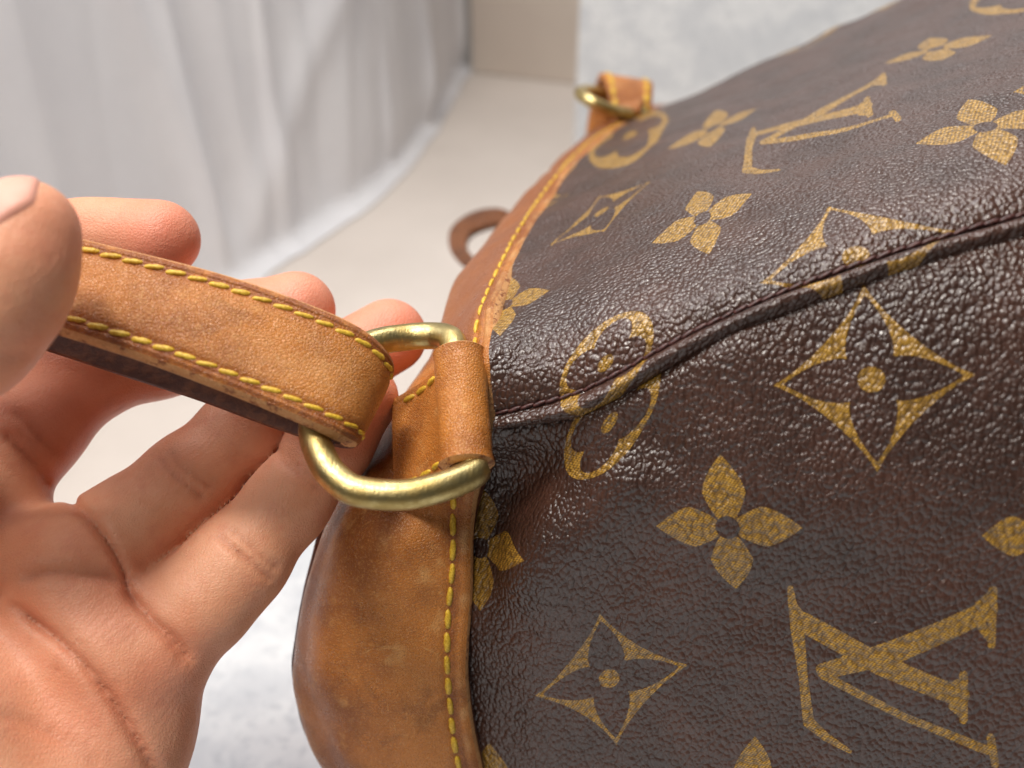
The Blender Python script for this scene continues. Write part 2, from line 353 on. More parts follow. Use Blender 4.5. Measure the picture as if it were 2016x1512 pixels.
GP = cr(cr(C2, 540, 0), 460, 1)
GN = gnormal(GP); GN *= np.sign(np.sum(GN*(np.array([0, 0, CAMZ])-GP), -1, keepdims=True))
gp = pix(GP)
def ridge(a, b, wpx, amp, q):
    a, b = np.array(a, float), np.array(b, float); ab = b-a; L = np.linalg.norm(ab); ab /= L
    t = (q-a)@ab; dd = (q-a)@np.array([-ab[1], ab[0]])
    return amp*np.exp(-(dd/wpx)**2)*sstep(-60, 60, t)*sstep(-60, 60, L-t)
dsp = ridge((1260, 900), (1040, 1160), 85, .0030, gp)+ridge((1120, 900), (1010, 1180), 45, .0014, gp)-ridge((1130, 915), (985, 1020), 60, .0014, gp)
dsp += .0010*vnoise(GP, 40, 7)+.0005*vnoise(GP, 110, 8)+ridge((1500, 640), (1250, 1000), 110, .0012, gp)
GP0 = GP; GP = GP+GN*dsp[..., None]

# -- the printed monogram: signed distances stored on the surface
def m_flower(x, y):
    f = np.full(x.shape, 9.)
    for a, b in ((x, y), (-x, y), (y, x), (-y, x)):
        wv = .30*np.sqrt(np.clip((a-.07)/.42, 0, 1))*np.where(a > .49, np.clip(1-((a-.49)/.53)**1.6, 0, 1), 1)
        f = np.minimum(f, np.where((a > .05) & (a < 1.02), np.abs(b)-wv, np.maximum(np.abs(b)-.02, np.maximum(a-1.02, .07-a))))
    return np.maximum(f, .17-np.hypot(x, y))
def m_diamond(x, y):
    ax, ay = np.abs(x), np.abs(y)
    o = ((ax+1e-6)**.80+(ay+1e-6)**.80)**(1/.80)-1.0
    pet = np.full(x.shape, 9.)
    for a, b in ((ax, ay), (ay, ax)):
        wv = .235*np.clip(1-(np.abs(a-.30)/np.where(a > .30, .58, .36))**1.8, 0, 1)
        pet = np.minimum(pet, np.where((a < .9), b-np.where(wv > 0, wv, -.2), .5))
    pet = np.minimum(pet, np.hypot(x, y)-.27)
    g = np.maximum(o*.6, -pet)
    return np.minimum(g, np.hypot(x, y)-.135)
def m_circle(x, y):
    ax, ay = np.abs(x), np.abs(y); r = np.hypot(x, y)
    pet = np.minimum(np.hypot(ax-.48, ay), np.hypot(ax, ay-.48))-.395
    pet = np.minimum(pet, r-.40)
    return np.minimum(np.maximum(r-1, -pet), r-.17)
def seg(x, y, a, b, w0, w1):
    ax, ay = a; bx, by = b; vx, vy = bx-ax, by-ay; L2 = vx*vx+vy*vy
    t = np.clip(((x-ax)*vx+(y-ay)*vy)/L2, 0, 1)
    return np.hypot(x-ax-t*vx, y-ay-t*vy)-(w0+(w1-w0)*t)
LVS = [((1228, 600), (1500, 735), 36, 37), ((1500, 735), (1785, 850), 38, 34), ((1795, 775), (1800, 935), 15, 15), ((1745, 815), (1800, 790), 14, 10), ((1760, 885), (1800, 925), 14, 10),
       ((1300, 770), (1560, 690), 28, 40), ((1560, 690), (1870, 560), 40, 34), ((1885, 500), (1886, 675), 15, 13), ((1840, 545), (1884, 505), 16, 10), ((1850, 610), (1886, 665), 16, 10),
       ((1292, 765), (1330, 800), 22, 16), ((1300, 785), (1600, 930), 17, 15), ((1600, 930), (1885, 1040), 15, 16), ((1895, 995), (1915, 1095), 14, 14),
       ((1186, 476), (1192, 540), 11, 17), ((1192, 540), (1214, 600), 17, 36), ((1206, 620), (1222, 800), 26, 17), ((1222, 800), (1236, 965), 17, 22), ((1238, 972), (1300, 1022), 23, 17), ((1300, 1022), (1392, 1070), 17, 8)]
def m_lv(x, y):
    f = np.full(x.shape, 999.)
    for sg in LVS: f = np.minimum(f, seg(x, y, *sg))
    return f/200
Z8 = lambda zx, zy: (900+.5536*zx, 900+.5536*zy)
Z6 = lambda zx, zy: (1300+.397*zx, .397*zy)
# kind, centre pixel, tip of first axis, tip of second axis
front_m = [
 ('f', (1383, 430), (1480, 384), (1370, 363)), ('f', (1940, 250), (1800, 280), (1905, 198)), ('f', (1405, 252), (1492, 212), (1412, 222)),
 ('f', (1842, 97), (1947, 71), (1830, 75)), ('f', (995, 600), (1078, 570), (1005, 545)),
 ('d', (1685, 505), (1880, 455), (1632, 362)), ('d', (1185, 418), (1288, 352), (1180, 385)), ('d', (1600, 112), (1712, 82), (1610, 76)),
 ('d', (2140, 150), (2290, 110), (2100, 60)),
 ('c', (1192, 715), (1280, 690), (1222, 614)), ('c', (1240, 266), (1316, 226), (1228, 241)), ('c', (2002, -14), (2100, -42), (1985, -46)),
 ('d', (1060, 405), (1125, 378), (1080, 375)), ('f', (1770, 22), (1850, -5), (1765, 0)),
 ('f', (2560, 120), (2700, 80), (2530, 30)),
]
side_m = [
 ('f', Z8(963, 247), Z8(1215, 252), Z8(990, 492)), ('f', Z8(88, 318), Z8(306, 322), Z8(92, 535)), ('f', Z8(2090, 280), Z8(1868, 280), Z8(2100, 520)),
 ('d', (1715, 747), (1918, 738), (1729, 934)), ('d', Z8(540, 790), Z8(815, 735), Z8(570, 1028)), ('c', (1200, 832), (1287, 800), (1162, 944)),
 ('f', (1478, 1575), (1600, 1580), (1486, 1460)), ('f', (985, 1560), (1085, 1590), (965, 1465)), ('d', (2170, 640), (2320, 610), (2190, 800)),
 ('d', (1230, 1690), (1380, 1660), (1240, 1820)), ('f', (1900, 1700), (2030, 1700), (1910, 1830)),
]
def decals(Pg, motifs, lvs):
    V = Pg.reshape(-1, 3); q = pix(V); out = np.full(len(V), .02)
    def frame(c, tips):
        d2 = np.sum((q-np.array(c))**2, 1); k = np.argsort(d2)[:400] if len(d2) > 400 else np.arange(len(d2))
        k = k[V[k][:, 1] < np.median(V[k][:, 1])+.02]
        A = np.c_[q[k]-np.array(c), np.ones(len(k))]; s_, *_ = np.linalg.lstsq(A, V[k], rcond=None)
        return s_[2], [(np.array(tp)-np.array(c))@s_[:2] for tp in tips]
    for kind, c, a, b in motifs:
        o, (e1, e2) = frame(c, (a, b)); E = np.stack([e1, e2], 1)
        r = np.linalg.norm(V-o, axis=1); L = max(np.linalg.norm(e1), np.linalg.norm(e2)); k = np.where(r < 1.5*L)[0]
        l = (V[k]-o)@np.linalg.pinv(E).T
        fn = {'f': m_flower, 'd': m_diamond, 'c': m_circle}[kind]
        out[k] = np.minimum(out[k], fn(l[:, 0], l[:, 1])*.5*(np.linalg.norm(e1)+np.linalg.norm(e2)))
    for c, a, b in lvs:      # pixel images of master points (1190,480), (1395,1075), (1885,590)
        o, (e1, e2) = frame(c[0], (a[0], b[0])); E = np.stack([e1, e2], 1); m0 = np.array(c[1]); Mm = np.stack([np.array(a[1])-m0, np.array(b[1])-m0], 1)
        r = np.linalg.norm(V-o, axis=1); k = np.where(r < 2.2*max(np.linalg.norm(e1), np.linalg.norm(e2)))[0]
        l = ((V[k]-o)@np.linalg.pinv(E).T)@Mm.T+m0
        sc_ = np.linalg.norm(e2)/np.linalg.norm(Mm[:, 1])
        out[k] = np.minimum(out[k], m_lv(l[:, 0], l[:, 1])*200*sc_)
    return out
m0, m1, m2 = (1190, 480), (1395, 1075), (1885, 590); mc = (1530, 760)
def lv_at(fn3):
    # fn3 : pixels of m0, m1, m2 ; centre the frame on mc
    p0, p1, p2 = map(np.array, fn3); A = np.stack([np.array(m1)-np.array(m0), np.array(m2)-np.array(m0)], 1).astype(float)
    T = lambda m: tuple(p0+np.stack([p1-p0, p2-p0], 1)@np.linalg.solve(A, np.array(m, float)-np.array(m0)))
    return (T(mc), mc), (T((1395, 1075)), (1395, 1075)), (T((1885, 590)), (1885, 590))
front_lv = [lv_at([Z6(430, 625), Z6(600, 785), Z6(1125, 390)])]
side_lv = [lv_at([Z8(*m0), Z8(*m1), Z8(*m2)])]
mf = decals(FPW, front_m, front_lv); ms = decals(GP0, side_m, side_lv)
front = grid_obj('front_panel', FPW, M['canvas'], BAG, attrs={'motif': mf})
side = grid_obj('side_panel', GP, M['canvas'], BAG, attrs={'motif': ms})

# -- leather base
st = [  # right edge, then across to the left silhouette, then the hidden turn
 [(1000, 1780, .1985), (900, 1780, .1970), (830, 1780, .1985), (775, 1780, .204), (745, 1780, .215)],
 [(962, 1620, .1885), (850, 1620, .1855), (760, 1620, .1870), (710, 1620, .193), (685, 1620, .205)],
 [(942, 1507, .1815), (820, 1510, .1785), (710, 1512, .1800), (662, 1512, .186), (640, 1512, .198)],
 [(926, 1426, .1775), (800, 1426, .1740), (685, 1426, .1755), (628, 1426, .182), (603, 1426, .194)],
 [(916, 1337, .1735), (785, 1340, .1700), (665, 1345, .1715), (609, 1345, .178), (586, 1345, .190)],
 [(918, 1264, .1710), (780, 1268, .1672), (660, 1270, .1690), (606, 1272, .1755), (584, 1275, .187)],
 [(926, 1183, .1685), (780, 1180, .1645), (670, 1182, .1665), (618, 1184, .173), (599, 1186, .185)],
 [(927, 1080, .1655), (790, 1075, .1620), (695, 1070, .1645), (647, 1068, .171), (629, 1068, .183)],
 [(928, 1000, .1630), (810, 990, .1635), (730, 980, .1668), (687, 975, .1725), (668, 972, .1845)],
 [(938, 930, .1600), (840, 925, .1645), (770, 915, .1690), (725, 905, .1755), (708, 900, .187)],
 [(952, 840, .1570), (870, 835, .1630), (815, 830, .1695), (776, 828, .1765), (762, 826, .188)],
 [(960, 760, .1545), (900, 755, .1580), (858, 750, .1660), (824, 745, .174), (812, 742, .186)],
 [(962, 690, .1545), (920, 690, .1590), (888, 690, .1680), (860, 690, .177), (850, 690, .189)],
 [(968, 625, .1610), (935, 625, .1660), (908, 625, .1750), (882, 625, .184), (874, 625, .196)],
 [(992, 550, .1760), (962, 552, .1810), (938, 553, .1900), (914, 555, .199), (907, 556, .211)],
 [(1040, 455, .2030), (1015, 460, .2080), (994, 463, .2170), (973, 466, .226), (967, 468, .238)],
 [(1100, 362, .2400), (1082, 366, .2450), (1066, 370, .2540), (1050, 373, .263), (1046, 374, .275)],
 [(1168, 285, .2840), (1153, 288, .2890), (1140, 291, .2980), (1126, 294, .307), (1122, 295, .319)],
 [(1250, 230, .3330), (1235, 231, .3380), (1222, 232, .3470), (1208, 233, .356), (1204, 234, .368)],
 [(1350, 215, .3900), (1335, 216, .3950), (1322, 217, .4040), (1308, 218, .413), (1304, 219, .425)],
]
CB = PA(st)
low = CB[0].copy(); low[:, 2] = .0025; low[:, 1] += .004; low2 = CB[0].copy(); low2[:, 2] *= .45; low2[:, 1] += .001
CB = np.concatenate([low[None], low2[None], CB], 0)
bk = [CB[:, -1]+np.array(o) for o in [(.012, .03, -.006), (.05, .06, -.02)]]
CB = np.concatenate([CB]+[x[:, None] for x in bk], 1)
LB = cr(cr(CB, 420, 0), 150, 1); LB[..., 2] = np.maximum(LB[..., 2], .0022)
LN = gnormal(LB); LN *= np.sign(np.sum(LN*(np.array([-.2, 0, CAMZ+.2])-LB), -1, keepdims=True))
lq = pix(LB)
pucker = -.0012*np.exp(-(((lq[..., 0]-840)/90)**2+((lq[..., 1]-1010)/40)**2))
LB = LB+LN*(.0012*vnoise(LB, 35, 11)+.0005*vnoise(LB, 120, 12)+pucker)[..., None]
dR = np.concatenate([np.zeros((420, 1)), np.cumsum(np.linalg.norm(np.diff(LB, axis=1), axis=2), 1)], 1)
LB = LB-LN*(.0005*np.exp(-(dR/.0006)**2)+.00022*np.exp(-((dR-.0022)/.00035)**2)+.00028*np.exp(-((dR-.0042)/.0007)**2))[..., None]
# left welt line
k0 = int(np.argmin(np.linalg.norm(CB[0, 4]-LB[0], axis=1)))
dL = dR[:, k0:k0+1]-dR
bwear = np.clip(np.exp(-((dL-.001)/.006)**2)+.75*np.exp(-((dR-.0012)/.0011)**2)*sstep(-.2, .4, vnoise(LB, 260, 14)), 0, 1)
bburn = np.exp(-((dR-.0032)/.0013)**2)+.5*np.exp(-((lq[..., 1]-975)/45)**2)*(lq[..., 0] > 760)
bshade = sstep(.60, .69, np.linspace(0, 1, 420))[:, None]*sstep(.0035, .006, dR)  # shade on the far trim, painted as a darker leather colour
base = grid_obj('leather_base', LB, M['leather'], BAG, attrs={'wear': bwear, 'burnish': np.clip(bburn, 0, 1), 'far_shade': bshade})
def edge_strip(name, line, nrm, side_v, thick, mat, parent, bulge=.0003, seg=6, slope=0.0):
    """cut edge of a leather piece: from the surface line inwards along -normal, slightly bulging along side_v"""
    tt = np.linspace(0, 1, seg)
    G = np.stack([line-nrm*(thick*a)+side_v*(bulge*math.sin(math.pi*a)+slope*a) for a in tt], 1)
    return grid_obj(name, G, mat, parent)
sv = unit(LB[:, 0]-LB[:, 3])
edge_strip('cut_edge', LB[:, 0], LN[:, 2], sv, .0014, M['edge'], base, slope=.0009)
edge_strip('lining_edge', LB[:, 0]-LN[:, 2]*.0015+sv*.0008, LN[:, 2], sv, .0030, M['edge_dark'], base, .0005, 6, .0004)
# welt of the bottom panel along the left outline
k0 = int(np.argmin(np.linalg.norm(CB[0, 4]-LB[0], axis=1)))
wp = LB[:200, k0]+LN[:200, k0]*.0002+unit(LB[:200, k0]-LB[:200, k0-6])*.0006
tube('welt', wp[::3], .0011, M['leather_dark'], base, nseg=10)

# -- stitches
def stitch_mesh(name, mat):
    n, m = 11, 8; x = np.linspace(-.5, .5, n); th = np.linspace(0, 2*math.pi, m, endpoint=False); V = []
    for xi in x:
        r = max(1-abs(2*xi)**3.2, 0)**.5*.5
        for a in th:
            rr = r*(1+.10*math.cos(3*(a-xi*5)))
            V.append((xi, rr*math.cos(a), rr*math.sin(a)-.22*abs(2*xi)**3))
    me = bpy.data.meshes.new(name); Fc = gfaces(n, m, False, True).tolist(); me.from_pydata(V, [], Fc)
    me.polygons.foreach_set('use_smooth', [True]*len(me.polygons)); me.materials.append(mat); return me
ST_Y = stitch_mesh('stitch', M['thread']); ST_D = stitch_mesh('seam_stitch', M['thread_dark'])
def put_stitches(path, nrm, parent, length, gap, wid, hei, mesh=None, name='stitch', slant=.0, lift=.0001):
    mesh = mesh or ST_Y
    d = np.concatenate([[0], np.cumsum(np.linalg.norm(np.diff(path, axis=0), axis=1))]); x = length/2
    while x < d[-1]-length/2:
        a = np.array([np.interp(x-length/2, d, path[:, k]) for k in range(3)]); b = np.array([np.interp(x+length/2, d, path[:, k]) for k in range(3)])
        c = np.array([np.interp(x, d, path[:, k]) for k in range(3)]); nn = unit(np.array([np.interp(x, d, nrm[:, k]) for k in range(3)]))
        X = unit(b-a); Y = unit(np.cross(nn, X)); X = unit(X+Y*(slant+random.uniform(-.05, .05))); Z = np.cross(X, Y); Y = np.cross(Z, X)
        L = length*random.uniform(1.0, 1.1); Wd = wid*random.uniform(.9, 1.1)
        Mx = np.eye(4); Mx[:3, 0] = X*L; Mx[:3, 1] = Y*Wd; Mx[:3, 2] = Z*hei; Mx[:3, 3] = (a+b+c)/3+nn*(lift)-ORI[parent.name]
        o = bpy.data.objects.new(name, mesh); COL.objects.link(o); o.parent = parent; o.matrix_local = Matrix(Mx.tolist())
        x += length+gap
def on_surface(G, N, pts):
    """nearest surface points for pixel positions on a grid (front side)"""
    q = pix(G); V = G.reshape(-1, 3); Q = q.reshape(-1, 2); NN = N.reshape(-1, 3); o, n = [], []
    for p in pts:
        d2 = np.sum((Q-np.array(p))**2, 1); k = np.argpartition(d2, 12)[:12]
        k = k[V[k][:, 1] < V[k][:, 1].min()+.02]; wgt = 1/(d2[k]+1.); wgt /= wgt.sum()
        o.append(wgt@V[k]); n.append(wgt@NN[k])
    return np.array(o), unit(np.array(n))
def pxline(pts, n): return smooth_path(np.array(pts, float), n)
stp = pxline([(960, 1700), (925, 1600), (903, 1510), (891, 1440), (884, 1360), (880, 1305), (882, 1216), (890, 1119), (892, 981), (894, 950)], 60)
o, n = on_surface(LB, LN, stp); put_stitches(o, n, base, .0042, .0006, .00125, .0011)
stp = pxline([(935, 690), (938, 640), (955, 585), (985, 520), (1020, 455), (1070, 380), (1118, 320), (1170, 272), (1225, 240)], 60)
o, n = on_surface(LB, LN, stp); put_stitches(o, n, base, .0036, .0013, .0009, .0008)
# dark seam thread along the welt
sl = FP[:, 0]+FN[:, 2]*.0001
put_stitches(sl[::4], FN[::4, 2], front, .0026, -.0003, .00075, .0007, ST_D, 'seam_stitch', .14, .00015)

# -- brass ring
def dring(name, pts, rad, parent, n=150):
    p = np.asarray(PA(pts)); q = np.concatenate([p, p, p]); m = len(p)
    full = cr(q, 40*(len(q)-1)+1); loop = full[40*m:40*2*m]
    d = np.concatenate([[0], np.cumsum(np.linalg.norm(np.diff(np.concatenate([loop, loop[:1]]), axis=0), axis=1))])
    lc = np.concatenate([loop, loop[:1]]); s_ = np.linspace(0, d[-1], n, endpoint=False)
    path = np.stack([np.interp(s_, d, lc[:, k]) for k in range(3)], -1)
    return tube(name, path, rad, M['brass'], parent, True, 22)
ring = dring('d_ring', [(928, 915, .1470), (938, 925, .1462), (925, 936, .1450), (872, 957, .1425), (795, 974, .1405), (704, 967, .1400), (657, 937, .1412), (633, 900, .1430), (618, 850, .1460),
                (630, 785, .1500), (672, 715, .1550), (735, 676, .1600), (800, 664, .1630), (850, 661, .1630), (880, 665, .1610), (893, 678, .1590), (900, 720, .1560), (915, 820, .1510)], .0025, BAG)

# -- leather tab wrapped round the ring bar
A0, A1 = P(905, 697, .1575), P(919, 914, .1485); ax = unit(A1-A0)
Lf = P(700, 905, .1660); lf = Lf-(A0+A1)/2; lf = unit(lf-ax*np.dot(lf, ax))          # direction towards the flat tail
zz = unit(np.cross(ax, lf)); zz = zz if np.dot(zz, np.array([0, 0, CAMZ])-A0) > 0 else -zz
prf = []
ro = .0045
for a in np.linspace(-150, 72, 26): prf.append((-ro*math.cos(math.radians(a-90)) if False else ro*math.sin(math.radians(a))*-1, ro*math.cos(math.radians(a))))
# angle 0 = towards the camera; positive angles turn towards the tail
prf = [(ro*math.sin(math.radians(a)), ro*math.cos(math.radians(a))) for a in np.linspace(-165, 62, 30)]
x0, y0 = prf[-1]
for k in range(1, 26):
    u = k/25*.0185; prf.append((x0+u*.93, y0-.0045*(1-math.exp(-u/.0035))-u*.12))
prf = np.array(prf)
nl = 44
rows = []
for i, tl in enumerate(np.linspace(0, 1, nl)):
    c = A0+(A1-A0)*tl
    flare = .00035*(math.exp(-tl*30)+math.exp(-(1-tl)*30)); g = 1+.02*math.sin(9*tl)
    rows.append([c+lf*x*(g+flare/ro if k < 30 else 1)+zz*y*(g+flare/ro if k < 30 else 1) for k, (x, y) in enumerate(prf)])
TB = np.array(rows)
TN = gnormal(TB); mid = TB.mean((0, 1)); sgn = np.sign(np.sum(TN[22, 22]*zz)); TN *= sgn
TB = TB+TN*(.0002*vnoise(TB, 220, 21))[..., None]
kx = np.arange(TB.shape[1])
for rr_, sg_ in ((np.arange(nl), 1),):
    de = np.minimum(rr_, nl-1-rr_)*np.linalg.norm(A1-A0)/(nl-1)
    TB = TB-TN*((.0003*np.exp(-(de/.0007)**2)+.00022*np.exp(-((de-.0016)/.0003)**2))[:, None]*np.where(kx > 30, 1, .35)[None])[..., None]
tab = grid_obj('ring_tab', TB, M['leather'], BAG)
th_ = .0019
inner = TB-TN*th_
for r, s_ in ((0, -1), (nl-1, 1)):
    tt = np.linspace(0, 1, 5)
    G = np.stack([TB[r]*(1-a)+inner[r]*a+ax*s_*.0003*math.sin(math.pi*a) for a in tt], 1)
    grid_obj('cut_edge', G, M['edge'], tab)
grid_obj('lining', inner[:, ::1], M['edge_dark'], tab)
for tl in (.11, .90):
    i = int(tl*(nl-1)); put_stitches(TB[i, 33:], TN[i, 33:], tab, .0034, .0007, .0011, .0010)

# -- shoulder strap folded through the ring
ss = [((-420, 330, 0.1397), (-470, 480, .1345)), ((-200, 380, 0.1407), (-245, 535, .1355)), ((0, 428, 0.1417), (-40, 592, .1365)), ((164, 470, 0.1427), (114, 640, .1370)), ((347, 515, 0.1432), (278, 694, .1375)), ((471, 550, 0.1440), (422, 748, .1382)),
      ((595, 594, 0.1452), (560, 804, .1393)), ((694, 636, 0.1469), (648, 842, .1410)), ((752, 676, 0.1497), (692, 864, .1438)), ((779, 716, 0.1542), (708, 876, .1482)),
      ((764, 735, 0.1592), (690, 885, .1532)), ((690, 708, 0.1622), (622, 868, .1562)), ((595, 672, 0.1622), (530, 838, .1562)), ((471, 630, 0.1612), (400, 790, .1552)), ((347, 592, 0.1602), (262, 745, .1542)),
      ((164, 545, 0.1587), (92, 690, .1527)), ((0, 505, 0.1572), (-55, 645, .1512)), ((-200, 455, 0.1552), (-260, 590, .1495)), ((-420, 400, 0.1532), (-480, 540, .1475))]
T0 = PA([a for a, b in ss]); B0 = PA([b for a, b in ss])
n1 = 420
Tp, Bp = cr(T0, n1), cr(B0, n1)
vv = np.concatenate([np.linspace(0, .16, 22)[:-1], np.linspace(.16, .84, 26), np.linspace(.84, 1, 22)[1:]])
SPN = Tp[:, None]*(1-vv)[None, :, None]+Bp[:, None]*vv[None, :, None]
SN = gnormal(SPN); c0 = SPN[60, 30]; SN *= np.sign(np.dot(SN[60, 30], np.array([0, 0, CAMZ])-c0))
Wd = np.linalg.norm(Tp-Bp, axis=1)[:, None]; de = np.minimum(vv, 1-vv)[None]*Wd
pf = .0004*np.sin(np.pi*vv)[None]-.00045*np.exp(-(de/.0005)**2)-.00022*np.exp(-((de-.0012)/.00025)**2)-.00030*np.exp(-((de-.0022)/.0006)**2)
SPF = SPN+SN*(pf+.0004*vnoise(SPN, 70, 31)*np.sin(np.pi*vv)[None])[..., None]
sburn = np.exp(-((de-.0008)/.0010)**4)+.6*np.exp(-((de-.0022)/.0010)**2)
swear = .28*sstep(.1, .6, vnoise(SPF, 75, 34))*np.sin(np.pi*vv)[None]
strap = grid_obj('shoulder_strap', SPF, M['leather'], BAG, attrs={'burnish': np.clip(sburn, 0, 1), 'wear': swear})
th_ = .0030
SI = SPN-SN*th_+(unit(Tp-Bp)*.0006)[:, None]*(1-2*vv)[None, :, None]
grid_obj('lining', SI, M['edge_dark'], strap)
for j, s_ in ((0, 1), (-1, -1)):
    out = unit(Tp-Bp)*s_
    G = np.stack([SPF[:, j]*(1-a)+SI[:, j]*a+out*.00035*math.sin(math.pi*a)-out*.00012*math.exp(-((a-.5)/.06)**2) for a in np.linspace(0, 1, 13)], 1)
    nrow = n1*9//18
    grid_obj('cut_edge', G[:nrow+12], M['edge'], strap)
    grid_obj('cut_edge', G[nrow+11:], M['edge_dark'], strap)
for tv in (.115, .885):
    j = int(np.argmin(np.abs(vv-tv)))
    put_stitches(SPF[:int(n1*.62), j], SN[:int(n1*.62), j], strap, .0034, .00015, .00092, .0009, slant=.17, lift=.00002)

# -- far strap loop, far ring, far tab (blurred, far corner)
def ribbon(name, tops, bots, thick, parent, n=90, mat=None):
    a, b = cr(PA(tops), n), cr(PA(bots), n); v = np.linspace(0, 1, 9)
    G = a[:, None]*(1-v)[None, :, None]+b[:, None]*v[None, :, None]; N = gnormal(G)
    ring_ = np.concatenate([G+N*thick/2, (G-N*thick/2)[:, ::-1]], 1)
    Fc = [tuple(f) for f in gfaces(n, ring_.shape[1], False, True)]; m = ring_.shape[1]
    Fc += [tuple(range(m)), tuple(range((n-1)*m, n*m))[::-1]]
    o = mesh_obj(name, ring_.reshape(-1, 3), Fc, mat or M['leather'], parent); return o, G, N
r2, G, N = ribbon('strap_loop', [(1220, 505, .33), (1140, 492, .33), (1075, 470, .335), (1030, 432, .355), (985, 414, .375), (930, 424, .385), (890, 455, .375), (890, 498, .352), (925, 535, .33), (975, 560, .31), (1060, 590, .30), (1150, 610, .30)],
          [(1225, 545, .33), (1145, 528, .33), (1085, 500, .335), (1035, 463, .35), (990, 444, .366), (945, 452, .372), (922, 470, .362), (922, 495, .345), (950, 522, .325), (985, 540, .31), (1065, 565, .30), (1150, 585, .30)], .003, BAG, mat=M['leather_dark'])
tag(r2, 'second tan leather strap looping out behind the base')
r3, G, N = ribbon('strap_end', [(1150, 300, .365), (1158, 235, .362), (1166, 195, .358), (1176, 158, .352), (1184, 150, .346), (1190, 158, .341), (1196, 185, .338), (1205, 225, .337), (1210, 245, .337)],
          [(1255, 310, .365), (1260, 245, .362), (1268, 205, .358), (1275, 172, .352), (1281, 166, .346), (1284, 174, .341), (1283, 200, .338), (1280, 235, .337), (1278, 250, .337)], .0026, BAG)
for j in (1, 7): put_stitches(G[30:, j], -N[30:, j] if np.dot(N[60, j], np.array([0, 0, CAMZ])-G[60, j]) < 0 else N[30:, j], r3, .0040, .0007, .0018, .0013, lift=.0014)
ring2 = dring('d_ring', [(1142, 182, .325), (1170, 180, .338), (1215, 200, .345), (1262, 212, .343), (1268, 220, .338), (1240, 224, .327), (1200, 216, .318), (1160, 198, .316)], .0022, BAG, 90)
t3, G, N = ribbon('ring_tab', [(1215, 222, .338), (1213, 212, .330), (1212, 226, .327), (1214, 246, .330), (1214, 262, .333)], [(1268, 208, .338), (1266, 198, .330), (1262, 214, .327), (1258, 234, .330), (1255, 250, .333)], .002, BAG, 40)

